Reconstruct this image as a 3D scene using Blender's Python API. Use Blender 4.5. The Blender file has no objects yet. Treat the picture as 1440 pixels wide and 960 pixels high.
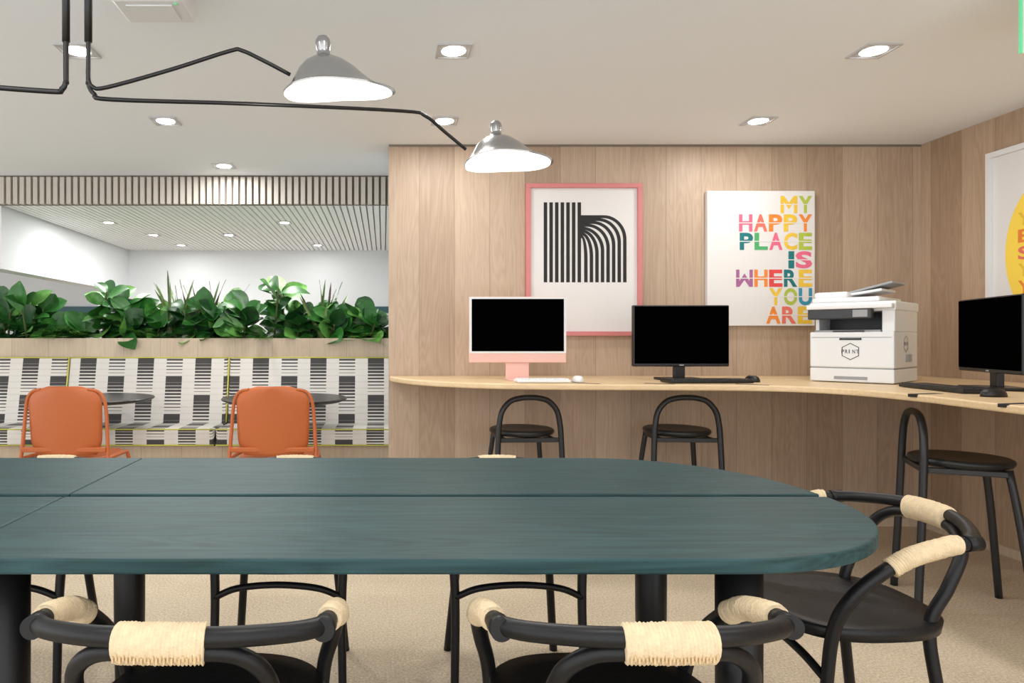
import bpy, math, random
from mathutils import Vector, Matrix
random.seed(7)
S=bpy.context.scene
S.view_settings.view_transform='Standard'
F=960.0; CX=540.0; CY=478.0; H=1.17
def lin(c):
    o=[]
    for v in c:
        v/=255.0
        o.append(v/12.92 if v<=.04045 else ((v+.055)/1.055)**2.4)
    return (*o,1.0)
# ---------------------------------------------------------------- materials
def nm(name):
    m=bpy.data.materials.new(name); m.use_nodes=True
    nt=m.node_tree; b=nt.nodes['Principled BSDF']
    return m,nt,b
def N(nt,t,**k):
    n=nt.nodes.new(t)
    for a,v in k.items(): setattr(n,a,v)
    return n
def simple(name,c,rough=.5,metal=0,var=.06,scale=6,emit=None,es=0,bump=0,bscale=80,spec=.5,sheen=0):
    m,nt,b=nm(name); L=nt.links
    tc=N(nt,'ShaderNodeTexCoord'); no=N(nt,'ShaderNodeTexNoise'); no.inputs['Scale'].default_value=scale
    L.new(tc.outputs['Object'],no.inputs['Vector'])
    mx=N(nt,'ShaderNodeMix',data_type='RGBA'); L.new(no.outputs['Fac'],mx.inputs[0])
    c=lin(c); mx.inputs[6].default_value=tuple(v*(1-var) for v in c[:3])+(1,); mx.inputs[7].default_value=tuple(min(1,v*(1+var)) for v in c[:3])+(1,)
    L.new(mx.outputs[2],b.inputs['Base Color'])
    b.inputs['Roughness'].default_value=rough; b.inputs['Metallic'].default_value=metal
    b.inputs['Specular IOR Level'].default_value=spec
    if emit: 
        b.inputs['Emission Color'].default_value=lin(emit); b.inputs['Emission Strength'].default_value=es
    if bump:
        n2=N(nt,'ShaderNodeTexNoise'); n2.inputs['Scale'].default_value=bscale; n2.inputs['Detail'].default_value=4
        L.new(tc.outputs['Object'],n2.inputs['Vector'])
        bp=N(nt,'ShaderNodeBump'); bp.inputs['Strength'].default_value=bump; bp.inputs['Distance'].default_value=.01
        L.new(n2.outputs['Fac'],bp.inputs['Height']); L.new(bp.outputs['Normal'],b.inputs['Normal'])
    return m
def math_(nt,op,a,bv=None,c=None):
    n=N(nt,'ShaderNodeMath',operation=op)
    for i,v in enumerate((a,bv,c)):
        if v is None: continue
        if isinstance(v,(int,float)): n.inputs[i].default_value=v
        else: nt.links.new(v,n.inputs[i])
    return n.outputs[0]
def wood(name,ca,cb,axis='X',grain='Z',plank=.22,rough=.5,groove=True,gs=(30,1.3),contrast=1.0,bump=.15,var=1.0,ringw=.35,spec=.5):
    m,nt,b=nm(name); L=nt.links
    tc=N(nt,'ShaderNodeTexCoord'); sp=N(nt,'ShaderNodeSeparateXYZ'); L.new(tc.outputs['Object'],sp.inputs[0])
    a=sp.outputs[axis]; g=sp.outputs[grain]
    if plank:
        q=math_(nt,'DIVIDE',a,plank); cell=math_(nt,'FLOOR',q); fr=math_(nt,'FRACT',q)
    else:
        cell=math_(nt,'MULTIPLY',a,0.0); fr=math_(nt,'ADD',cell,.5)
    wn=N(nt,'ShaderNodeTexWhiteNoise',noise_dimensions='1D'); L.new(cell,wn.inputs['W'])
    off=math_(nt,'MULTIPLY',wn.outputs['Value'],37.0)
    other=[k for k in 'XYZ' if k not in (axis,grain)][0]
    def vec(sa,sg):
        cv=N(nt,'ShaderNodeCombineXYZ')
        L.new(math_(nt,'MULTIPLY',a,sa),cv.inputs[0])
        L.new(math_(nt,'MULTIPLY_ADD',g,sg,off),cv.inputs[1])
        L.new(math_(nt,'MULTIPLY_ADD',sp.outputs[other],sa,off),cv.inputs[2]); return cv.outputs[0]
    n1=N(nt,'ShaderNodeTexNoise'); n1.inputs['Scale'].default_value=1; n1.inputs['Detail'].default_value=5; n1.inputs['Roughness'].default_value=.6
    L.new(vec(gs[0]*2.4,gs[1]*1.6),n1.inputs['Vector'])
    n2=N(nt,'ShaderNodeTexNoise'); n2.inputs['Scale'].default_value=1; n2.inputs['Detail'].default_value=2; n2.inputs['Distortion'].default_value=.3
    L.new(vec(gs[0]*.25,gs[1]*.7),n2.inputs['Vector'])
    ring=math_(nt,'FRACT',math_(nt,'MULTIPLY',n2.outputs['Fac'],14.0))
    ring=math_(nt,'ABSOLUTE',math_(nt,'SUBTRACT',ring,.5))
    s=math_(nt,'MULTIPLY_ADD',ring,ringw,math_(nt,'MULTIPLY',n1.outputs['Fac'],1-ringw))
    s=math_(nt,'MULTIPLY_ADD',math_(nt,'SUBTRACT',s,.25*ringw+.5*(1-ringw)),2.2*contrast,.5)
    s=math_(nt,'ADD',s,math_(nt,'MULTIPLY',math_(nt,'SUBTRACT',wn.outputs['Value'],.5),.75*var))
    mx=N(nt,'ShaderNodeMix',data_type='RGBA',clamp_factor=True); L.new(s,mx.inputs[0])
    mx.inputs[6].default_value=lin(ca); mx.inputs[7].default_value=lin(cb)
    col=mx.outputs[2]
    if plank and groove:
        e=math_(nt,'LESS_THAN',math_(nt,'MINIMUM',fr,math_(nt,'SUBTRACT',1.0,fr)),.0014/plank)
        m2=N(nt,'ShaderNodeMix',data_type='RGBA'); L.new(math_(nt,'MULTIPLY',e,.5),m2.inputs[0]); L.new(col,m2.inputs[6]); m2.inputs[7].default_value=tuple(v*.25 for v in lin(ca)[:3])+(1,)
        col=m2.outputs[2]
    L.new(col,b.inputs['Base Color']); b.inputs['Roughness'].default_value=rough; b.inputs['Specular IOR Level'].default_value=spec
    bp=N(nt,'ShaderNodeBump'); bp.inputs['Strength'].default_value=bump; bp.inputs['Distance'].default_value=.002
    L.new(n1.outputs['Fac'],bp.inputs['Height']); L.new(bp.outputs['Normal'],b.inputs['Normal'])
    return m

M={}
M['wallx']=wood('oak_panel_x',(162,138,116),(192,170,148),'X','Z',.222,.5,contrast=.7,ringw=.4,gs=(36,1.2),bump=.08)
M['wally']=wood('oak_panel_y',(158,132,108),(188,164,140),'Y','Z',.222,.42,contrast=.7,ringw=.4,gs=(36,1.2),bump=.08)
M['table']=wood('teal_stained_wood',(20,42,45),(50,82,84),'Y','X',0,.5,False,(34,1.1),.9,.12,spec=.25)
M['counter']=wood('birch_counter',(206,176,134),(228,202,162),'Y','X',0,.4,False,(24,1.0),.7)
M['planter']=wood('pale_oak',(186,166,142),(208,191,168),'X','Z',.3,.5,contrast=.7)
M['slat']=simple('slat_beige',(194,188,178),.6)
M['white']=simple('white_paint',(228,231,234),.8,var=.01,scale=2)
M['ceil']=simple('ceiling_paint',(238,243,248),.9,var=.01,scale=1)
M['slatw']=simple('slat_white',(246,247,248),.6,var=.01)
M['slatd']=simple('slat_recess',(205,205,203),.8)
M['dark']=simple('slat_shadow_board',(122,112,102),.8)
M['black']=simple('black_stained_wood',(17,17,19),.42,bump=.08,bscale=60,spec=.35)
M['blackm']=simple('black_metal',(20,20,21),.35,spec=.5)
M['shade']=simple('lacquered_shade_metal',(172,172,173),.24,metal=.9,var=.02)  # shade is black; pale grey base stands in for reflections on it
M['charcoal']=simple('charcoal_lacquer',(30,32,35),.4)
M['rope']=simple('paper_cord',(224,202,166),.85,var=.18,scale=70,bump=.4,bscale=300)
M['ropeknot']=simple('paper_cord_stitch',(205,178,136),.85,var=.2,scale=70)
M['screen']=simple('screen_black',(2,2,2),.6,var=0,spec=.0)
M['bezel']=simple('bezel_black',(18,18,19),.4)
M['pink']=simple('pink_aluminium',(230,184,171),.4,var=.01)
M['wplastic']=simple('white_plastic',(226,227,228),.45,var=.01)
M['gplastic']=simple('grey_plastic',(150,152,155),.5)
M['trim']=simple('downlight_trim',(190,190,192),.4,var=.01)
M['dplastic']=simple('dark_plastic',(45,47,50),.4)
M['orange']=simple('orange_plastic',(184,96,46),.45,var=.03)
M['frame_pink']=simple('coral_frame',(206,126,126),.45,var=.02)
M['paper']=simple('poster_paper',(224,222,221),.6,var=.01)
M['ink']=simple('ink_black',(18,18,20),.6)
M['brass']=simple('brass',(150,110,80),.3,metal=1)
M['teal']=simple('teal_tile',(40,86,96),.4)
M['yellow']=simple('yellow_piping',(206,204,90),.6)
M['yell']=simple('yellow_print',(250,216,80),.6,var=.02)
M['soil']=simple('soil',(50,38,28),.95,bump=.6,bscale=30)
M['green_em']=simple('green_acrylic',(120,210,160),.2,emit=(90,220,150),es=.3)
M['acryl']=simple('frosted_acrylic',(222,232,226),.3)
M['em']=simple('lamp_glow',(255,255,255),.5,emit=(255,252,245),es=14)
M['em2']=simple('shade_inner_glow',(250,250,248),.5,emit=(255,252,246),es=.5)  # weak emission paints the bulb's light onto the shade lining
M['stem']=simple('plant_stem',(70,80,40),.7)
# floor
m,nt,b=nm('speckled_carpet'); L=nt.links
tc=N(nt,'ShaderNodeTexCoord'); n1=N(nt,'ShaderNodeTexNoise'); n1.inputs['Scale'].default_value=110; n1.inputs['Detail'].default_value=6; n1.inputs['Roughness'].default_value=.8
n2=N(nt,'ShaderNodeTexNoise'); n2.inputs['Scale'].default_value=2.2; n2.inputs['Detail'].default_value=3
L.new(tc.outputs['Object'],n1.inputs['Vector']); L.new(tc.outputs['Object'],n2.inputs['Vector'])
f=math_(nt,'MULTIPLY_ADD',math_(nt,'SUBTRACT',n1.outputs['Fac'],.5),3.6,math_(nt,'MULTIPLY_ADD',n2.outputs['Fac'],.5,.25))
mx=N(nt,'ShaderNodeMix',data_type='RGBA'); L.new(f,mx.inputs[0]); mx.inputs[6].default_value=lin((172,153,127)); mx.inputs[7].default_value=lin((230,216,191))
L.new(mx.outputs[2],b.inputs['Base Color']); b.inputs['Roughness'].default_value=.85
bp=N(nt,'ShaderNodeBump'); bp.inputs['Strength'].default_value=.3; bp.inputs['Distance'].default_value=.004; L.new(n1.outputs['Fac'],bp.inputs['Height']); L.new(bp.outputs['Normal'],b.inputs['Normal'])
M['floor']=m
# banquette fabric: white vertical bands, between them runs of black weft stripes that swell from thin to solid
m,nt,b=nm('woven_stripe_fabric'); L=nt.links
tc=N(nt,'ShaderNodeTexCoord'); sp=N(nt,'ShaderNodeSeparateXYZ'); L.new(tc.outputs['Object'],sp.inputs[0])
x=sp.outputs['X']; z=math_(nt,'SUBTRACT',sp.outputs['Z'],sp.outputs['Y'])
fx=math_(nt,'FRACT',math_(nt,'DIVIDE',x,.23)); cx_=math_(nt,'FLOOR',math_(nt,'DIVIDE',x,.23))
col=math_(nt,'GREATER_THAN',fx,.44)
altg=math_(nt,'GREATER_THAN',math_(nt,'FRACT',math_(nt,'MULTIPLY',cx_,.5)),.25)
fz=math_(nt,'FRACT',math_(nt,'ADD',math_(nt,'DIVIDE',z,.24),math_(nt,'MULTIPLY',altg,.5)))
st=math_(nt,'FRACT',math_(nt,'DIVIDE',z,.020))
blk=math_(nt,'LESS_THAN',st,math_(nt,'MULTIPLY_ADD',fz,1.1,.05))
wide=math_(nt,'LESS_THAN',math_(nt,'FRACT',math_(nt,'DIVIDE',z,.040)),.2)
v=math_(nt,'MAXIMUM',math_(nt,'MULTIPLY',col,math_(nt,'MULTIPLY',blk,.94)),math_(nt,'MULTIPLY',wide,.08))
mx=N(nt,'ShaderNodeMix',data_type='RGBA'); L.new(v,mx.inputs[0]); mx.inputs[6].default_value=lin((222,218,212)); mx.inputs[7].default_value=lin((40,39,42))
L.new(mx.outputs[2],b.inputs['Base Color']); b.inputs['Roughness'].default_value=.9
M['fabric']=m
def leafmat(name,ca,cb,cc):
    m,nt,b=nm(name); L=nt.links
    tc=N(nt,'ShaderNodeTexCoord'); n=N(nt,'ShaderNodeTexNoise'); n.inputs['Scale'].default_value=22; n.inputs['Detail'].default_value=3
    L.new(tc.outputs['Object'],n.inputs['Vector'])
    ge=N(nt,'ShaderNodeNewGeometry')
    f=math_(nt,'MULTIPLY_ADD',ge.outputs['Random Per Island'],.9,math_(nt,'MULTIPLY_ADD',n.outputs['Fac'],.6,-.28))
    r=N(nt,'ShaderNodeValToRGB'); r.color_ramp.elements[0].position=.1; r.color_ramp.elements[1].position=.9
    r.color_ramp.elements[0].color=lin(ca); r.color_ramp.elements[1].color=lin(cc); e=r.color_ramp.elements.new(.55); e.color=lin(cb)
    L.new(f,r.inputs[0]); L.new(r.outputs[0],b.inputs['Base Color']); b.inputs['Roughness'].default_value=.4
    return m
M['leaf']=leafmat('fiddle_leaf',(16,58,24),(48,114,42),(116,174,82))
M['fern']=leafmat('fern_leaf',(40,110,34),(84,150,54),(140,190,84))
M['spike']=leafmat('bronze_blade',(74,50,48),(80,96,54),(120,150,84))

# ---------------------------------------------------------------- mesh helpers
def group(name,loc=(0,0,0),rz=0):
    e=bpy.data.objects.new(name,None); e.empty_display_size=.1
    e.location=loc; e.rotation_euler=(0,0,math.radians(rz)); S.collection.objects.link(e); return e
def mk(name,V,Fc,mat,parent=None,smooth=False,bevel=0,loc=None,rot=None,segs=2):
    me=bpy.data.meshes.new(name); me.from_pydata([tuple(v) for v in V],[],Fc); me.update()
    import bmesh
    bm=bmesh.new(); bm.from_mesh(me); bmesh.ops.recalc_face_normals(bm,faces=bm.faces); bm.to_mesh(me); bm.free()
    o=bpy.data.objects.new(name,me); S.collection.objects.link(o)
    if mat: me.materials.append(M[mat] if isinstance(mat,str) else mat)
    if smooth:
        for p in me.polygons: p.use_smooth=True
    if parent: o.parent=parent
    if loc: o.location=loc
    if rot: o.rotation_euler=[math.radians(a) for a in rot]
    if bevel:
        b=o.modifiers.new('bevel','BEVEL'); b.width=bevel; b.segments=segs; b.limit_method='ANGLE'; b.angle_limit=math.radians(40)
    return o
BF=[(0,1,3,2),(4,6,7,5),(0,4,5,1),(2,3,7,6),(0,2,6,4),(1,5,7,3)]
def bv(x0,x1,y0,y1,z0,z1): return [(x,y,z) for x in (x0,x1) for y in (y0,y1) for z in (z0,z1)]
def box(name,x0,x1,y0,y1,z0,z1,mat,parent=None,bevel=0,**k):
    return mk(name,bv(x0,x1,y0,y1,z0,z1),BF,mat,parent,bevel=bevel,**k)
def boxes(name,L_,mat,parent=None,bevel=0,**k):
    V=[];Fc=[]
    for t in L_:
        n=len(V); V+=bv(*t); Fc+=[tuple(i+n for i in f) for f in BF]
    return mk(name,V,Fc,mat,parent,bevel=bevel,**k)
def smoothpts(P,sub=6,closed=False):
    P=[Vector(p) for p in P]; out=[]
    n=len(P)
    for i in range(n-1):
        p0=P[i-1] if i>0 else P[0]*2-P[1]; p1=P[i]; p2=P[i+1]; p3=P[i+2] if i+2<n else P[-1]*2-P[-2]
        for k in range(sub):
            t=k/sub
            out.append(.5*((2*p1)+(p2-p0)*t+(2*p0-5*p1+4*p2-p3)*t*t+(3*p1-p0-3*p2+p3)*t**3))
    out.append(P[-1]); return out
def resample(P,step):
    L_=[0]
    for i in range(1,len(P)): L_.append(L_[-1]+(P[i]-P[i-1]).length)
    n=max(2,int(L_[-1]/step)); out=[]; j=0
    for k in range(n+1):
        s=L_[-1]*k/n
        while j<len(P)-2 and L_[j+1]<s: j+=1
        d=L_[j+1]-L_[j]; t=(s-L_[j])/d if d>0 else 0
        out.append(P[j].lerp(P[j+1],min(1,max(0,t))))
    return out
def sweepdata(P,r,seg=14,ell=(1,1)):
    V=[];Fc=[]
    n=len(P); T=[]
    for i in range(n):
        T.append((P[min(i+1,n-1)]-P[max(i-1,0)]).normalized())
    up=Vector((0,0,1)) if abs(T[0].z)<.9 else Vector((1,0,0))
    nrm=(up-T[0]*up.dot(T[0])).normalized()
    for i in range(n):
        nrm=(nrm-T[i]*nrm.dot(T[i])).normalized(); bn=T[i].cross(nrm)
        rr=r(i/(n-1)) if callable(r) else r
        for k in range(seg):
            a=2*math.pi*k/seg; V.append(P[i]+(nrm*math.cos(a)*ell[0]+bn*math.sin(a)*ell[1])*rr)
    for i in range(n-1):
        for k in range(seg):
            Fc.append((i*seg+k,i*seg+(k+1)%seg,(i+1)*seg+(k+1)%seg,(i+1)*seg+k))
    Fc.append(tuple(range(seg))[::-1]); Fc.append(tuple(range((n-1)*seg,n*seg)))
    return V,Fc
def tube(name,P,r,mat,parent=None,sub=7,seg=14,smooth=True):
    Q=smoothpts(P,sub) if sub>1 else [Vector(p) for p in P]
    V,Fc=sweepdata(Q,r,seg); o=mk(name,V,Fc,mat,parent,smooth=smooth)
    for p in o.data.polygons:
        if len(p.vertices)>4: p.use_smooth=False
    return o
def ropewrap(name,P,r,parent,pitch=.0062,ell=(1,1),dep=.003):
    Q=smoothpts(P,10); L_=sum((Q[i+1]-Q[i]).length for i in range(len(Q)-1))
    Q=resample(Q,pitch/4); turns=L_/pitch
    rr=random.Random(3); jit=[rr.uniform(-.0003,.0009) for _ in range(200)]
    return mk(name,*sweepdata(Q,lambda t:r+jit[int(t*turns)%200]-dep*abs(math.cos(math.pi*turns*t))**2,20,ell),'rope',parent,smooth=True)
def extrude(name,pts,z0,z1,mat,parent=None,bevel=0,segs=3,**k):
    n=len(pts); V=[(x,y,z0) for x,y in pts]+[(x,y,z1) for x,y in pts]
    Fc=[tuple(range(n))[::-1],tuple(range(n,2*n))]+[(i,(i+1)%n,n+(i+1)%n,n+i) for i in range(n)]
    return mk(name,V,Fc,mat,parent,bevel=bevel,segs=segs,**k)
def lathe(name,prof,mat,parent=None,seg=40,loc=None,rot=None,fn=None,smooth=True):
    V=[];Fc=[]
    for (r,z) in prof:
        for k in range(seg):
            a=2*math.pi*k/seg
            p=(r*math.cos(a),r*math.sin(a),z)
            V.append(fn(a,r,z) if fn else p)
    for i in range(len(prof)-1):
        for k in range(seg):
            Fc.append((i*seg+k,i*seg+(k+1)%seg,(i+1)*seg+(k+1)%seg,(i+1)*seg+k))
    if not fn:
        Fc.append(tuple(range(seg))); Fc.append(tuple(range((len(prof)-1)*seg,len(prof)*seg)))
    return mk(name,V,Fc,mat,parent,smooth=smooth,loc=loc,rot=rot)
def cyl(name,c,r,z0,z1,mat,parent=None,seg=32,bev=.003):
    o=lathe(name,[(r-bev,z0),(r,z0+bev),(r,z1-bev),(r-bev,z1)],mat,parent,seg,loc=(c[0],c[1],0),smooth=False); return o
def glyph(name,ch,mat,parent,x0,x1,z0,z1,plane,off=.03):
    cu=bpy.data.curves.new('tmp','FONT'); cu.body=ch; cu.offset=off; cu.resolution_u=4
    ob=bpy.data.objects.new('tmp',cu); S.collection.objects.link(ob)
    dg=bpy.context.evaluated_depsgraph_get(); dg.update(); me=bpy.data.meshes.new_from_object(ob.evaluated_get(dg))
    xs=[v.co.x for v in me.vertices]; ys=[v.co.y for v in me.vertices]
    a,bb,c,d=min(xs),max(xs),min(ys),max(ys)
    for v in me.vertices:
        u=x0+(v.co.x-a)/max(1e-6,bb-a)*(x1-x0); w=z0+(v.co.y-c)/max(1e-6,d-c)*(z1-z0)
        v.co=Vector(plane(u,w))
    bpy.data.objects.remove(ob); 
    o=bpy.data.objects.new(name,me); S.collection.objects.link(o); me.materials.clear(); me.materials.append(M[mat] if isinstance(mat,str) else mat); o.parent=parent
    return o
def polyglyph(name,polys,mat,parent,x0,x1,z0,z1,plane):
    V=[];Fc=[]
    for P in polys:
        n=len(V)
        for (u,v) in P: V.append(plane(x0+u*(x1-x0),z0+v*(z1-z0)))
        Fc.append(tuple(range(n,n+len(P))))
    return mk(name,V,Fc,mat,parent)
MP=[[(0,0),(.2,0),(.2,1),(0,1)],[(.8,0),(1,0),(1,1),(.8,1)],[(.2,1),(.2,.66),(.5,.22),(.5,.6)],[(.8,1),(.5,.6),(.5,.22),(.8,.66)]]

# ---------------------------------------------------------------- room
WY=4.3; ZC=2.40; XR=3.38; FY=5.11; ZS=2.187; BY=7.75; XL=-2.9
box('floor',-6,XR+.2,-.9,9,-.1,0,'floor')
box('ceiling',-6,XR+.2,-.9,FY,ZC,ZC+.1,'ceil')
box('wall_back',.03,XR,WY,WY+.18,0,ZC,'wallx')
box('wall_right',XR,XR+.15,-.9,WY+.18,0,ZC,'wally')
box('wall_partition',.065,.2,WY+.18,BY,0,ZC,'white')
box('wall_far',-6,.065,BY,BY+.15,0,ZC,'white')
box('trim_tile_band',-6,.065,BY-.02,BY,1.48,1.55,'teal')
box('wall_soffit_left',XL-.15,XL,FY+.06,BY,1.71,ZC,'white')
box('wall_left',-6.1,-6,FY,9,0,ZC,'white')
box('ceiling_left_bay',-6,XL-.15,FY+.06,BY,ZS+.1,ZS+.2,'white')
box('baseboard_right',XR-.012,XR,-.9,WY,0,.05,'planter')
box('baseboard_back',.03,XR-.012,WY-.012,WY,0,.05,'planter')
box('trim_1',.03,XR,WY-.006,WY,ZC-.012,ZC,'dark')  # dark strip drawn in as the shadow line where wall meets ceiling
g=group('fluted_fascia')
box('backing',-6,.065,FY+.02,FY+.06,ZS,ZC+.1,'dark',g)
boxes('slats',[(.06-i*.05-.032,.06-i*.05,FY-.012,FY+.02,ZS,ZC-.012) for i in range(110)],'slat',g)
g=group('slatted_ceiling')
box('backing',XL,.065,FY+.06,BY,ZS+.035,ZS+.06,'slatd',g)
boxes('slats',[(.06-i*.05-.038,.06-i*.05,FY+.06,BY,ZS,ZS+.035) for i in range(59)],'slatw',g)

# ---------------------------------------------------------------- downlights
LC=(1,.99,.975)
def downlight(x,y,z,w=.075,p=9):
    g=group('recessed_downlight',(x,y,z))
    o=w+.008; q=w*.78
    boxes('trim_frame',[(-o,o,-o,-w,-.007,0),(-o,o,w,o,-.007,0),(-o,-w,-w,w,-.007,0),(w,o,-w,w,-.007,0)],'trim',g)
    box('baffle',-w,w,-w,w,-.003,-.0005,'trim',g)
    lathe('lens',[(.001,-.005),(q,-.005),(q,-.003),(.001,-.003)],'em',g,seg=28,smooth=False)
    ld=bpy.data.lights.new('lamp','AREA'); ld.size=.12; ld.energy=p; ld.color=LC
    lo=bpy.data.objects.new('lamp',ld); lo.location=(0,0,-.012); lo.parent=g; S.collection.objects.link(lo)
for x,y in [(-1.30,2.9),(.296,2.9),(2.08,2.9),(-1.225,3.83),(.34,3.83),(2.10,3.83),(-1.13,4.82)]: downlight(x,y,ZC,.064,p=6 if x>0 else 8)
for x,y in [(-1.3,.9),(.3,.9),(2.0,.9)]: downlight(x,y,ZC,.064,p=8)
for x,y,p in [(-2.38,5.9,12),(-.86,5.9,12),(-2.23,6.6,9),(-.71,7.3,2.2),(-2.17,7.3,2.2),(-1.5,6.6,10)]: downlight(x,y,ZS,.05,p=p)
g=group('emergency_light_box',(-.81,2.40,ZC))
box('housing',-.12,.12,-.08,.09,-.075,0,'wplastic',g,bevel=.008)
box('lens',-.08,.08,-.05,.06,-.08,-.075,'wplastic',g,bevel=.002)
box('status_led',.09,.10,-.06,-.05,-.078,-.074,'green_em',g)
g=group('exit_sign',(2.32,2.30,0))
box('mount',-.1,.1,-.03,.03,ZC-.03,ZC,'wplastic',g)
box('acrylic_plate',-.172,.2,-.004,.004,2.135,ZC-.03,'acryl',g)
box('green_edge',-.178,-.172,-.005,.005,2.135,ZC-.03,'green_em',g)
PG=lambda u,v:(u,-.0055,v)
for i,ch in enumerate('EXIT'): glyph('letter_%d'%i,ch,'green_em',g,-.1+i*.07,-.05+i*.07,2.19,2.30,PG)

# ---------------------------------------------------------------- conference table
def sup(x0,a,yc,b,n,s):
    pts=[]
    for i in range(25):
        t=math.pi/2*i/24
        c,si=max(0,math.cos(t)),math.sin(t)
        pts.append((x0+a*c**(2/n), yc+s*b*si**(2/n)))
    return pts
g=group('conference_table')
for nm_,yc,s,b in (('top_near',1.836,-1,.526),('top_far',1.864,1,.576)):
    R=sup(.68,.51,yc,b,2.15,s)
    for seg_,pts in (('right',R+[(-.859,yc+s*b),(-.859,yc)]),('left',[(-1.72-x-.003,y) for x,y in R]+[(-.861,yc+s*b),(-.861,yc)])):
        extrude(nm_+'_'+seg_,pts,.719,.75,'table',g,bevel=.005,segs=3)
boxes('under_frame',[(-2.3,.6,1.56,1.60,.67,.719),(-2.3,.6,2.12,2.16,.67,.719),(.56,.6,1.60,2.12,.67,.719),(-.88,-.84,1.60,2.12,.67,.719),(-2.5,.95,1.82,1.88,.69,.7185)],'black',g)
for i,(x,y) in enumerate([(.79,1.52),(.86,2.2),(-.83,1.50),(-.82,2.2),(-2.55,1.47),(-2.55,2.2)]):
    lathe('leg_%d'%i,[(.040,0),(.043,.02),(.048,.3),(.049,.719)],'black',g,seg=32,loc=(x,y,0))

# ---------------------------------------------------------------- rope armchair
def armchair(x,y,rz):
    g=group('rope_wrapped_armchair',(x,y,0),rz); r=.0165
    rail=[(-.250,-.172,.680),(-.205,-.215,.687),(-.11,-.262,.698),(0,-.277,.703),(.11,-.262,.698),(.205,-.215,.687),(.250,-.172,.680)]
    tube('back_rail',rail,r,'black',g,sub=8,seg=18)
    arch=[(-.20,-.20,0),(-.172,-.15,.32),(-.163,-.145,.45),(-.168,-.185,.54),(-.158,-.228,.622),(-.118,-.250,.663),(-.06,-.266,.676),(0,-.270,.678),
          (.06,-.266,.676),(.118,-.250,.663),(.158,-.228,.622),(.168,-.185,.54),(.163,-.145,.45),(.172,-.15,.32),(.20,-.20,0)]
    tube('rear_leg_arch',arch,.0148,'black',g,sub=8,seg=16)
    Q=[(-.070,-.2685,.6900),(-.04,-.2725,.6915),(0,-.2740,.692),(.04,-.2725,.6915),(.070,-.2685,.6900)]
    ropewrap('rope_back',Q,.0272,g,ell=(1.22,1.0),dep=.0022)
    K=[]
    for k in range(24):
        u=-.067+k*.134/23; yy=-.2740+.006*(u/.076)**2
        K.append((u-.0018,u+.0018,yy-.0272,yy-.0222,.670+.004*(k%2),.680+.004*(k%2)))
    boxes('rope_stitches',K,'ropeknot',g,bevel=.001)
    for s in (-1,1):
        n_='l' if s<0 else 'r'
        A=[(s*.249,-.185,.679),(s*.254,-.12,.674),(s*.257,-.03,.650),(s*.252,.045,.606),(s*.236,.105,.540),(s*.214,.135,.45),(s*.207,.15,.28),(s*.212,.175,0)]
        tube('arm_leg_'+n_,A,lambda t:r if t<.6 else r-(t-.6)*.008,'black',g,sub=8,seg=18)
        ropewrap('rope_arm_'+n_,[(s*.2530,-.14,.676),(s*.254,-.12,.674),(s*.257,-.03,.650),(s*.2545,.025,.620)],r+.0068,g,dep=.0024)
        tube('arm_cap_'+n_,[(s*.2485,-.194,.68),(s*.250,-.16,.678)],.0195,'black',g,sub=2,seg=20)
    pts=[]
    for i in range(48):
        a=2*math.pi*i/48; c,s_=math.cos(a),math.sin(a)
        px=.225*math.copysign(abs(c)**.7,c); py=.22*math.copysign(abs(s_)**.75,s_)
        px*=1+.10*(py/.22)*.6
        pts.append((px,py-.005))
    V=[];Fc=[];n=len(pts)
    rings=[1,.97,.8,.6,.4,.2]
    for k,q in enumerate(rings):
        for (a,b) in pts: V.append((a*q,b*q,.452+(.006 if k else 0)-.016*(1-q)*(1 if k else 0)))
    V.append((0,0,.444)); top=len(V)-1
    for k in range(len(rings)-1):
        for i in range(n): Fc.append((k*n+i,k*n+(i+1)%n,(k+1)*n+(i+1)%n,(k+1)*n+i))
    for i in range(n): Fc.append(((len(rings)-1)*n+i,(len(rings)-1)*n+(i+1)%n,top))
    bs=len(V)
    for (a,b) in pts: V.append((a*.98,b*.98,.425))
    for i in range(n): Fc.append((i,(i+1)%n,bs+(i+1)%n,bs+i))
    Fc.append(tuple(range(bs,bs+n)))
    mk('seat',V,Fc,'black',g,smooth=True)
    tube('stretcher_front',[(-.208,.15,.33),(-.13,.165,.365),(0,.17,.378),(.13,.165,.365),(.208,.15,.33)],.011,'black',g,seg=12)
    return g
armchair(-.348,1.35,-1); armchair(.444,1.35,1)
armchair(1.245,1.90,90)
armchair(-.345,2.38,180); armchair(.44,2.38,180); armchair(-1.27,2.38,180)

# ---------------------------------------------------------------- stools
def stool(x,y,rz):
    g=group('counter_stool',(x,y,0),rz)
    hoop=[(-.20,-.195,0),(-.188,-.18,.35),(-.178,-.17,.62),(-.172,-.168,.70),(-.155,-.166,.775),(-.11,-.165,.828),(-.055,-.164,.846),(0,-.164,.85),(.055,-.164,.846),(.11,-.165,.828),(.155,-.166,.775),(.172,-.168,.70),(.178,-.17,.62),(.188,-.18,.35),(.20,-.195,0)]
    tube('back_hoop',hoop,.0155,'charcoal',g,sub=7,seg=16)
    for s in (-1,1):
        tube('front_leg_%s'%('l' if s<0 else 'r'),[(s*.20,.195,0),(s*.16,.155,.4),(s*.135,.125,.63)],.0145,'charcoal',g,sub=4)
    lathe('seat',[(.02,.622),(.15,.622),(.178,.632),(.186,.645),(.183,.656),(.172,.662),(.14,.658),(.02,.652)],'charcoal',g,seg=48)
    boxes('seat_frame',[(-.175,.175,-.172,-.15,.60,.624),(-.14,.14,.11,.13,.60,.624),(-.15,-.13,-.15,.12,.60,.624),(.13,.15,-.15,.12,.60,.624)],'charcoal',g,bevel=.003)
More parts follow.
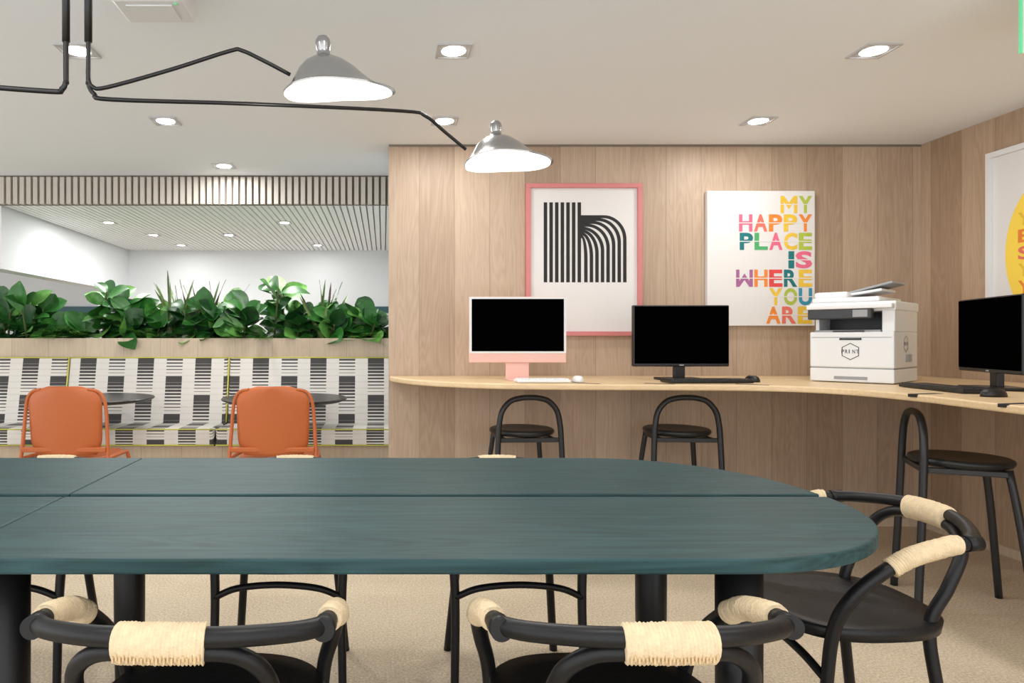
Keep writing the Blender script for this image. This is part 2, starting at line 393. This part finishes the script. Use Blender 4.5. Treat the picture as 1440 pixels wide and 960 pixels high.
stool(.80,3.97,4); stool(1.70,3.97,-4); stool(2.53,3.0,-115)

# ---------------------------------------------------------------- counter
ZT=.945
fr=[(.035,4.29),(.06,4.12),(.22,3.80),(.55,3.56),(1.0,3.475),(1.55,3.44),(1.95,3.36),(2.14,3.16),(2.205,2.85),(2.19,2.55),(2.17,2.2),(2.16,1.8),(2.25,1.45),(2.6,1.25),(3.37,1.2)]
frs=[(p.x,p.y) for p in smoothpts([(a,b,0) for a,b in fr],6)]
g=group('curved_desk_counter')
extrude('counter_top',frs+[(XR-.002,1.2),(XR-.002,WY-.002),(.035,WY-.002)],ZT-.03,ZT,'counter',g,bevel=.009,segs=3)
def edge_band(i,x,y,ang,L_=.16):
    box('black_band_%d'%i,-L_/2,L_/2,-.018,.018,-.012,.0006,'ink',g,loc=(x,y,ZT),rot=(0,0,ang),bevel=.0005)  # thin black band set into the counter top near its edge
for i,(x,y,a) in enumerate([(1.05,3.55,140),(1.42,3.52,145),(1.86,3.45,145),(2.27,2.86,195),(2.25,2.42,195)]): edge_band(i,x,y,a,.15)

# ---------------------------------------------------------------- screens
def keyboard(x,y,rz,mat,key,w=.44,d=.13):
    g=group('computer_keyboard',(x,y,ZT+.001),rz)
    box('case',-w/2,w/2,-d/2,d/2,.001,.016,mat,g,bevel=.004)
    K=[]
    for r_ in range(5):
        nn=int(w/.0195)
        for c in range(nn):
            x0=-w/2+.008+c*(w-.016)/nn; y0=-d/2+.008+r_*(d-.016)/5
            K.append((x0+.001,x0+(w-.016)/nn-.002,y0+.001,y0+(d-.016)/5-.002,.016,.021))
    boxes('keys',K,key,g)
def mouse(x,y,mat,rz=0):
    g=group('computer_mouse',(x,y,ZT),rz)
    V=[];Fc=[];n=24;R=6
    for j in range(R):
        f_=j/(R-1)*math.pi/2
        for i in range(n):
            a=2*math.pi*i/n; V.append((.032*math.cos(a)*math.cos(f_)**.6 if j<R-1 else 0.0005*math.cos(a),(.055*math.sin(a)*math.cos(f_)**.6 if j<R-1 else .0005*math.sin(a)),.001+.034*math.sin(f_)))
    for j in range(R-1):
        for i in range(n): Fc.append((j*n+i,j*n+(i+1)%n,(j+1)*n+(i+1)%n,(j+1)*n+i))
    Fc.append(tuple(range(n))); Fc.append(tuple(range((R-1)*n,R*n)))
    mk('shell',V,Fc,mat,g,smooth=True)
    box('scroll_wheel',-.003,.003,.02,.034,.028,.034,'dplastic',g)
g=group('all_in_one_computer',(.752,3.84,ZT))
z0,z1=1.043-ZT,1.414-ZT
box('body',-.2735,.2735,0,.012,z0,z1,'pink',g,bevel=.004)
box('bezel',-.272,.272,-.003,0,z0+.053,z1-.002,'wplastic',g)
box('display',-.259,.259,-.0045,-.003,z0+.064,z1-.013,'screen',g)
box('stand_neck',-.065,.065,.012,.02,.006,.22,'pink',g)
box('stand_foot',-.065,.065,-.09,.06,.0005,.007,'pink',g,bevel=.002)
keyboard(.84,3.63,0,'wplastic','wplastic',.28,.115)
mouse(1.04,3.66,'wplastic',-10)
def desktop(x,y,rz):
    g=group('desktop_monitor',(x,y,ZT),rz)
    box('case',-.268,.268,0,.035,.077,.42,'bezel',g,bevel=.006)
    box('display',-.262,.262,-.002,0,.094,.414,'screen',g)
    box('chin_badge',-.012,.012,-.0025,0,.082,.089,'gplastic',g)
    box('stand_neck',-.03,.03,.02,.05,.012,.2,'bezel',g,bevel=.004)
    box('stand_foot',-.11,.11,-.07,.12,.0005,.014,'bezel',g,bevel=.005)
    return g
desktop(1.66,3.81,0); keyboard(1.70,3.60,2,'bezel','dplastic'); mouse(1.985,3.68,'bezel')
desktop(2.75,3.11,-107.7); keyboard(2.51,3.06,-98,'bezel','dplastic'); mouse(2.42,2.71,'bezel',-80)

# ---------------------------------------------------------------- printer
g=group('office_printer',(2.61,3.72,ZT),-50)
box('base_tray',-.19,.19,-.21,.23,.004,.075,'wplastic',g,bevel=.006)
box('base_seam',-.187,.187,-.206,.228,.072,.082,'gplastic',g)
box('main_body',-.19,.19,-.21,.23,.08,.268,'wplastic',g,bevel=.007)
box('drawer_handle',-.075,.075,-.2125,-.209,.018,.034,'gplastic',g,bevel=.001)
box('door_line_top',-.18,.18,-.2115,-.2095,.238,.241,'gplastic',g)
box('front_latch',-.05,.05,-.213,-.209,.225,.236,'dplastic',g,bevel=.001)
boxes('side_vents',[(.1895,.1915,.0+i*.018,.008+i*.018,.11,.15) for i in range(7)],'gplastic',g)
box('slot_floor',-.17,.13,-.20,.15,.268,.278,'gplastic',g)
box('slot_rear',-.175,.175,.12,.22,.27,.38,'wplastic',g)
box('slot_left',-.19,-.172,-.12,.23,.266,.38,'wplastic',g,bevel=.003)
box('slot_right',.135,.19,-.20,.23,.266,.38,'wplastic',g,bevel=.006)
box('slot_interior',-.172,.135,.05,.12,.275,.38,'dplastic',g)
box('output_stop',-.08,.06,-.21,-.16,.268,.275,'dplastic',g)
box('scanner_glass_unit',-.195,.195,-.20,.235,.375,.425,'wplastic',g,bevel=.008)
box('control_panel',-.19,.10,-.245,-.19,.335,.39,'dplastic',g,bevel=.006,)
box('touch_screen',.02,.085,-.247,-.244,.345,.382,'gplastic',g)
box('control_panel_top',-.195,.19,-.25,-.195,.388,.412,'wplastic',g,bevel=.005)
box('scanner_lid',-.19,.12,-.18,.23,.425,.452,'wplastic',g,bevel=.01)
box('document_feeder',-.19,-.03,-.15,.21,.45,.485,'wplastic',g,bevel=.012)
box('feeder_tray',0,.2,-.10,.14,0,.012,'gplastic',g,bevel=.004,loc=(-.04,.02,.475),rot=(0,-14,0))
box('feeder_tray_cover',0,.16,-.11,.15,0,.014,'wplastic',g,bevel=.004,loc=(-.05,.02,.462),rot=(0,-8,0))
def hexlogo(nm_,plane,r=.045,th=.004):
    V=[];Fc=[]
    for k in range(6):
        a=math.pi/6+k*math.pi/3
        V.append(plane(r*math.cos(a),r*math.sin(a))); V.append(plane((r-th)*math.cos(a),(r-th)*math.sin(a)))
    for k in range(6): Fc.append((2*k,2*((k+1)%6),2*((k+1)%6)+1,2*k+1))
    mk(nm_,V,Fc,'dplastic',g)
    for i,ch in enumerate('PRINT'):
        glyph(nm_+'_letter_%d'%i,ch,'dplastic',g,-.04+i*.0165,-.028+i*.0165 if ch!='I' else -.036+i*.0165,-.010,.010,plane,off=.01)
hexlogo('front_logo',lambda u,v:(u-.0,-.2115,.165+v))
hexlogo('side_logo',lambda u,v:(.1915,u-.0,.205+v))

# ---------------------------------------------------------------- posters
P2=WY/F
def wx(px): return (px-CX)*P2
def wz(py): return H-(py-CY)*P2
g=group('framed_line_poster')
x0,x1,zt,zb=wx(739),wx(901),wz(259),wz(472)
Y=WY
fw=.027
boxes('frame',[(x0,x1,Y-.03,Y-.001,zt-fw,zt),(x0,x1,Y-.03,Y-.001,zb,zb+fw),(x0,x0+fw,Y-.03,Y-.001,zb+fw,zt-fw),(x1-fw,x1,Y-.03,Y-.001,zb+fw,zt-fw)],'frame_pink',g,bevel=.001)
box('print',x0+fw,x1-fw,Y-.012,Y-.002,zb+fw,zt-fw,'paper',g)
bars=[]
for i in range(7):
    a=764+i*7.9; bars.append((wx(a),wx(a+4.8),Y-.0135,Y-.012,wz(397),wz(285)))
boxes('stem_bars',bars,'ink',g)
V=[];Fc=[]
def strip(pts_in,pts_out):
    n=len(V)
    for a,b in zip(pts_in,pts_out):
        V.append((wx(a[0]),Y-.0132,wz(a[1]))); V.append((wx(b[0]),Y-.0132,wz(b[1])))
    for k in range(len(pts_in)-1): Fc.append((n+2*k,n+2*k+1,n+2*k+3,n+2*k+2))
for i in range(8):
    xr=880-i*7.8
    if xr<824: continue
    rr=min(xr-817,32); cxx=xr-rr
    A=[];B=[]
    for k in range(17):
        t=math.pi/2*k/16
        A.append((cxx+(rr)*math.sin(t), 303+i*4+34-34*math.cos(t))); B.append((cxx+(rr-4.8)*math.sin(t),303+i*4+4.2+30-30*math.cos(t)))
    A.append((xr,397)); B.append((xr-4.8,397))
    A=[(816,303+i*4)]+A; B=[(816,303+i*4+4.2)]+B
    strip(A,B)
mk('arch_bars',V,Fc,'ink',g)

g=group('lettered_canvas_poster')
x0,x1,zt,zb=wx(991),wx(1141),wz(270),wz(458)
box('canvas',x0,x1,Y-.035,Y-.001,zb,zt,'paper',g,bevel=.002)
C={'y':(232,192,60),'l':(172,190,70),'p':(226,104,134),'o':(232,134,50),'t':(18,114,118),'g':(78,168,106),'v':(162,98,146),'r':(222,72,72),'b':(50,142,172),'c':(226,114,96)}
CM={k:simple('paint_'+k,v,.7,var=.12,scale=40) for k,v in C.items()}
rows=[('MY',1093,1137,'yl'),('HAPPY',1035,1137,'pcoyo'),('PLACE',1036,1137,'tgpyl'),('IS',1104,1137,'tp'),('WHERE',1031,1137,'vorty'),('YOU',1077,1137,'ylb'),('ARE',1073,1137,'ocy')]
PLc=lambda u,v:(u,Y-.0362,v)
for r_,(t,a,b,cs) in enumerate(rows):
    ya=277+r_*25.7; yb=ya+24; wts=[.35 if c=='I' else (1.25 if c in 'MW' else 1) for c in t]; tot=sum(wts); gap=2.0; xx=a; W=(b-a)-gap*(len(t)-1)
    for i,ch in enumerate(t):
        w=W*wts[i]/tot; nn='letter_%d_%d'%(r_,i)
        if ch in 'MW':
            P=MP if ch=='M' else [[(u,1-v_) for u,v_ in q] for q in MP]
            polyglyph(nn,P,CM[cs[i]],g,wx(xx),wx(xx+w),wz(yb),wz(ya),PLc)
        else: glyph(nn,ch,CM[cs[i]],g,wx(xx),wx(xx+w),wz(yb),wz(ya),PLc,off=.035)
        xx+=w+gap
    boxes('stencil_gap_%d'%r_,[(wx(a)-.005,wx(b)+.005,Y-.0368,Y-.0355,wz(ya+12.6),wz(ya+11.4))],'paper',g)

g=group('framed_oval_poster')
X=XR; ya,yb=2.85,3.805; zt,zb=2.205,1.12
boxes('frame',[(X-.03,X-.001,ya,yb,zt-.03,zt),(X-.03,X-.001,ya,yb,zb,zb+.03),(X-.03,X-.001,ya,ya+.03,zb+.03,zt-.03),(X-.03,X-.001,yb-.03,yb,zb+.03,zt-.03)],'wplastic',g,bevel=.001)
box('print',X-.012,X-.002,ya+.03,yb-.03,zb+.03,zt-.03,'paper',g)
V=[(X-.0132,3.38+.32*math.cos(2*math.pi*k/48),1.63+.42*math.sin(2*math.pi*k/48)) for k in range(48)]
mk('yellow_oval',V,[tuple(range(48))],'yell',g)
PR=lambda u,v:(X-.014,u,v)
for j in range(7):
    for i in range(5):
        yy=3.625-i*.11; zc=1.90-j*.09
        if ((yy-3.38)/.32)**2+((zc-1.63)/.42)**2>.85: continue
        glyph('letter_%d_%d'%(j,i),'YYES'[(i+j)%4],CM['cyo'[(i+j)%3]] ,g,yy,yy-.07,zc-.035,zc+.035,PR)

# ---------------------------------------------------------------- banquette + planter
g=group('banquette')
xa,xb=-3.6,.06
box('plinth',xa,xb,5.06,5.49,0,.385,'planter',g)
pan=[-3.6,-2.52,-1.24,xb]
for i in range(3):
    a,b=pan[i]+.006,pan[i+1]-.006
    box('seat_cushion_%d'%i,a,b,5.0,5.38,.392,.52,'fabric',g,bevel=.02,segs=3)
    V=[(a,5.37,.50),(b,5.37,.50),(a,5.47,1.03),(b,5.47,1.03),(a,5.495,.50),(b,5.495,.50),(a,5.495,1.03),(b,5.495,1.03)]
    mk('back_cushion_%d'%i,V,[(0,1,3,2),(4,6,7,5),(0,4,5,1),(2,3,7,6),(0,2,6,4),(1,5,7,3)],'fabric',g,bevel=.012,segs=3)
    tube('piping_seat_low_%d'%i,[(a,5.0,.40),(b,5.0,.40)],.005,'yellow',g,sub=1,seg=8)
    tube('piping_seat_top_%d'%i,[(a,5.005,.515),(b,5.005,.515)],.005,'yellow',g,sub=1,seg=8)
    tube('piping_back_top_%d'%i,[(a,5.468,1.03),(b,5.468,1.03)],.005,'yellow',g,sub=1,seg=8)
    if i: tube('piping_side_%d'%i,[(a-.006,5.365,.52),(a-.006,5.466,1.03)],.006,'yellow',g,sub=1,seg=8)
gp=group('planter_box_with_foliage')
box('planter_front',xa,xb,5.50,5.53,0,1.185,'planter',gp)
box('planter_back',xa,xb,5.98,6.01,0,1.185,'planter',gp)
box('soil',xa,xb,5.53,5.98,1.05,1.15,'soil',gp)

def leaf(V,Fc,base,d,up,L_,W,droop=.25,fold=.15,wf=None,n=8):
    d=d.normalized(); side=d.cross(up)
    if side.length<1e-3: side=Vector((1,0,0))
    side.normalize(); nrm=side.cross(d).normalized()
    s=len(V)
    for i in range(n+1):
        t=i/n
        w=(wf(t) if wf else (math.sin(math.pi*min(1,t**.75))**.65 if 0<t<1 else .02))*W/2
        c=base+d*(L_*t)+nrm*(-droop*L_*t*t)
        wav=.02*math.sin(t*9)*L_
        for k,q in ((-1,1),(-.5,.35),(0,0),(.5,.35),(1,1)):
            V.append(c+side*(w*k)+nrm*(fold*w*q*1.2+wav*q*k))
    for i in range(n):
        for k in range(4): Fc.append((s+i*5+k,s+i*5+k+1,s+(i+1)*5+k+1,s+(i+1)*5+k))
def clampv(V):
    return [Vector((min(.045,v.x),v.y,v.z)) for v in V]
rnd=random.uniform
def wfid(t): return (.05+.95*math.sin(math.pi*min(1,(t**1.35)))**.6) if t<1 else .1
CL=[(-3.4,.3),(-3.15,.40),(-2.93,.30),(-2.32,.44),(-2.12,.34),(-1.94,.22),(-1.62,.26),(-1.36,.34),(-1.14,.28),(-.86,.43),(-.66,.25),(-.38,.26),(-.16,.30),(-2.62,.14)]
for k,(cx_,hh) in enumerate(CL):
    cy_=5.72+rnd(-.06,.06)
    V=[];Fc=[];SV=[];SF=[]
    for st_ in range(4):
        bx=cx_+rnd(-.08,.08); by=cy_+rnd(-.1,.08); tx=bx+rnd(-.08,.08); ty=by-rnd(0,.08); h=hh*rnd(.5,1.05)
        a,b=sweepdata([Vector((bx,by,1.13)),Vector(((bx+tx)/2,(by+ty)/2,1.15+h/2)),Vector((tx,ty,1.15+h))],.009,8)
        n=len(SV); SV+=a; SF+=[tuple(i+n for i in f_) for f_ in b]
        for q in range(10):
            t=(q+.5)/10; p=Vector((bx+(tx-bx)*t,by+(ty-by)*t,1.16+h*t))
            a_=q*2.4+rnd(-.5,.5); el=rnd(-.3,.45)+.7*t
            d=Vector((math.cos(a_)*math.cos(el),math.sin(a_)*math.cos(el)*.8,math.sin(el)))
            sz=rnd(.14,.25)
            upv=Vector((rnd(-.6,.6),-.65,rnd(.2,1.4)))
            leaf(V,Fc,p,d,upv,sz,sz*rnd(.64,.82),rnd(-.05,.55),.24,wfid)
    mk('fiddle_leaf_foliage_%d'%k,clampv(V),Fc,'leaf',gp,smooth=True); mk('stems_%d'%k,SV,SF,'stem',gp,smooth=True)
for j_,cx_ in enumerate((-1.74,-1.50,-.50)):
    V=[];Fc=[]
    for q in range(11):
        a_=rnd(0,6.28); el=rnd(.95,1.5)
        d=Vector((math.cos(a_)*math.cos(el),math.sin(a_)*math.cos(el),math.sin(el)))
        L_=rnd(.40,.60)
        leaf(V,Fc,Vector((cx_+rnd(-.06,.06),5.70+rnd(-.05,.05),1.15)),d,Vector((rnd(-.8,.8),-1,0)),L_,.038,rnd(-.4,.5),.5,lambda t:(1-t)**.6*(.5+.5*min(1,t*4))+.02)
    mk('bronze_blades_%d'%j_,clampv(V),Fc,'spike',gp,smooth=True)
for j_,cx_ in enumerate((-1.27,-2.72,-.22,-.98,-1.95,-2.5)):
    V=[];Fc=[]
    for q in range(18):
        a_=rnd(0,6.28); el=rnd(.2,1.0); L_=rnd(.22,.32)
        d=Vector((math.cos(a_)*math.cos(el),math.sin(a_)*math.cos(el),math.sin(el)))
        b0=Vector((cx_,5.60,1.16)); 
        for j in range(14):
            t=(j+1)/14; p=b0+d*(L_*t)+Vector((0,0,-.35*L_*t*t))
            sd=d.cross(Vector((0,0,1))).normalized()
            for s in (-1,1):
                leaf(V,Fc,p,sd*s+d*.35,Vector((0,0,1)),.08*(1-t*.75),.018,.2,.1,lambda t_:1-t_*.9,n=2)
    mk('fern_fronds_%d'%j_,clampv(V),Fc,'fern',gp)

# ---------------------------------------------------------------- cafe tables + orange chairs
for x in (-2.08,-.70):
    g=group('round_cafe_table',(x,4.82,0))
    lathe('top',[(.02,.738),(.40,.738),(.435,.752),(.44,.76),(.435,.765),(.02,.765)],'blackm',g,seg=56,smooth=False)
    lathe('column',[(.03,.02),(.03,.738)],'blackm',g,seg=20)
    lathe('foot',[(.02,.0),(.17,.0),(.17,.012),(.04,.03),(.02,.03)],'blackm',g,seg=40,smooth=False)
def orange(x,y,rz):
    g=group('orange_side_chair',(x,y,0),rz)
    V=[];Fc=[];nu,nv=20,22
    for th in (0,1):
        for j in range(nv+1):
            v=j/nv; z=.48+.415*v
            for i in range(nu+1):
                u=i/nu*2-1
                w=.222-.012*(1-v)
                e=max(0,(v-.70)/.30); w*= max(.02,(1-e**2.6))**.34 if e<1 else .42
                if e<1: w=max(w,.222*.42)
                e2=max(0,(.25-v)/.25); w*=(1-.16*e2*e2)
                V.append((u*w,-.226+.045*u*u-.03*v+(.012 if th else 0),z))
    q=(nu+1)*(nv+1)
    for j in range(nv):
        for i in range(nu):
            a=j*(nu+1)+i; Fc.append((a,a+1,a+nu+2,a+nu+1)); Fc.append((q+a,q+a+nu+1,q+a+nu+2,q+a+1))
    for i in range(nu):
        Fc.append((i,q+i,q+i+1,i+1)); a=nv*(nu+1)+i; Fc.append((a,a+1,q+a+1,q+a))
    for j in range(nv):
        a=j*(nu+1); Fc.append((a,a+nu+1,q+a+nu+1,q+a)); a+=nu; Fc.append((a,q+a,q+a+nu+1,a+nu+1))
    mk('back_shell',V,Fc,'orange',g,smooth=True)
    pts=[]
    for i in range(40):
        a=2*math.pi*i/40; c,s=math.cos(a),math.sin(a); pts.append((.225*math.copysign(abs(c)**.55,c),.215*math.copysign(abs(s)**.55,s)))
    extrude('seat',pts,.445,.462,'orange',g,bevel=.006)
    for s in (-1,1):
        tube('rear_leg_%d'%s,[(s*.29,-.27,0),(s*.272,-.235,.30),(s*.258,-.205,.5),(s*.250,-.195,.62),(s*.242,-.19,.74),(s*.228,-.195,.82),(s*.195,-.20,.862),(s*.14,-.215,.875)],lambda t:.0125-.003*t,'orange',g,seg=12)
        tube('front_leg_%d'%s,[(s*.27,.24,0),(s*.25,.2,.3),(s*.235,.16,.45)],.0125,'orange',g,seg=12)
        tube('seat_rail_%d'%s,[(s*.258,-.205,.46),(s*.252,0,.458),(s*.235,.16,.447)],.012,'orange',g,seg=12)
    boxes('lumbar_bridge',[(-.25,.25,-.222,-.198,.50,.53)],'orange',g,bevel=.006)
orange(-1.91,4.29,0); orange(-.665,4.29,0)

# ---------------------------------------------------------------- pendant lamp
def up(px,py,D): return ((px-CX)*D/F,D,H-(py-CY)*D/F)
g=group('multi_arm_pendant_lamp')
xa_,xb_=-.885,-.823
tube('stem_left',[(xa_,1.9,ZC),(xa_,1.9,1.93),(xa_,1.9,1.89),(xa_-.012,1.9,1.868),(xa_-.05,1.9,1.862),(-1.25,1.85,1.873),(-1.7,1.75,1.90)],.0075,'blackm',g,sub=5,seg=12)
tube('sleeve_left',[(xa_,1.9,ZC),(xa_,1.9,2.0)],.0105,'blackm',g,sub=1)
tube('stem_right',[(xb_,1.9,ZC),(xb_,1.9,1.93),(xb_,1.9,1.885),(xb_+.015,1.905,1.856),(xb_+.06,1.92,1.846),up(350,146,2.13),up(565,156,2.42),up(598,163,2.46),up(625,185,2.50),up(655,210,2.54)],.0062,'blackm',g,sub=5,seg=12)
tube('sleeve_right',[(xb_,1.9,ZC),(xb_,1.9,2.0)],.0105,'blackm',g,sub=1)
tube('arm_upper',[(xb_,1.9,1.95),(xb_,1.9,1.90),(xb_+.012,1.90,1.875),(xb_+.05,1.905,1.875),up(240,98,1.93),up(322,72,1.95),up(340,71,1.955),up(372,86,1.97),up(408,105,2.0)],.0058,'blackm',g,sub=5,seg=12)
cyl('ceiling_rose',((xa_+xb_)/2,1.9),.075,ZC-.025,ZC,'blackm',g)
def shade(nm_,loc,rz,sc,tilt,en=4):
    e=bpy.data.objects.new(nm_,None); e.parent=g; e.location=loc; e.rotation_euler=(math.radians(tilt[0]),math.radians(tilt[1]),math.radians(rz)); e.scale=(sc,)*3; S.collection.objects.link(e)
    prof=[(.001,.165),(.014,.165),(.021,.156),(.024,.142),(.020,.124),(.020,.112),(.036,.104),(.058,.091),(.076,.071),(.089,.048),(.101,.026),(.113,.010),(.124,0)]
    def mod(a,r,z):
        k=max(0,(r-.03)/.094); c=max(0,math.cos(a))
        ext=1+.70*k**1.6*c**2.5+.10*k*abs(math.sin(a))
        zz=z-.010*k*k*c**2+.012*k*k*math.sin(a)**2
        return (r*ext*math.cos(a),r*ext*math.sin(a),zz)
    o=lathe('shade_outer',prof,'shade',e,seg=56,fn=mod)
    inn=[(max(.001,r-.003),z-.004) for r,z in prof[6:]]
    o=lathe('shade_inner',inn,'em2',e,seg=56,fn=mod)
    lathe('bulb',[(.002,.075),(.018,.07),(.028,.05),(.032,.03),(.026,.012),(.012,.004),(.002,.002)],'em',e,seg=24)
    tube('joint',[(-.03,0,.088),(-.062,0,.075)],.010,'brass',e,sub=1)
    ld=bpy.data.lights.new('bulb_light','POINT'); ld.energy=en; ld.shadow_soft_size=.035; ld.color=(1,.97,.93)
    lo=bpy.data.objects.new('bulb_light',ld); lo.location=(0,0,-.04); lo.parent=e; S.collection.objects.link(lo)
shade('lamp_head_1',up(458,131,2.0),-8,.97,(6,-2),3)
shade('lamp_head_2',up(699,230,2.55),-8,.97,(-3,-2),3)

# ---------------------------------------------------------------- world + camera
w=bpy.data.worlds.new('world'); S.world=w; w.use_nodes=True
bg=w.node_tree.nodes['Background']; bg.inputs[0].default_value=(.975,.985,1,1); bg.inputs[1].default_value=2.22
cd=bpy.data.cameras.new('camera'); cd.sensor_width=36; cd.lens=24; cd.shift_x=180/1440; cd.shift_y=-2/1440; cd.clip_start=.05
co=bpy.data.objects.new('camera',cd); co.location=(0,0,H); co.rotation_euler=(math.pi/2,0,0); S.collection.objects.link(co); S.camera=co
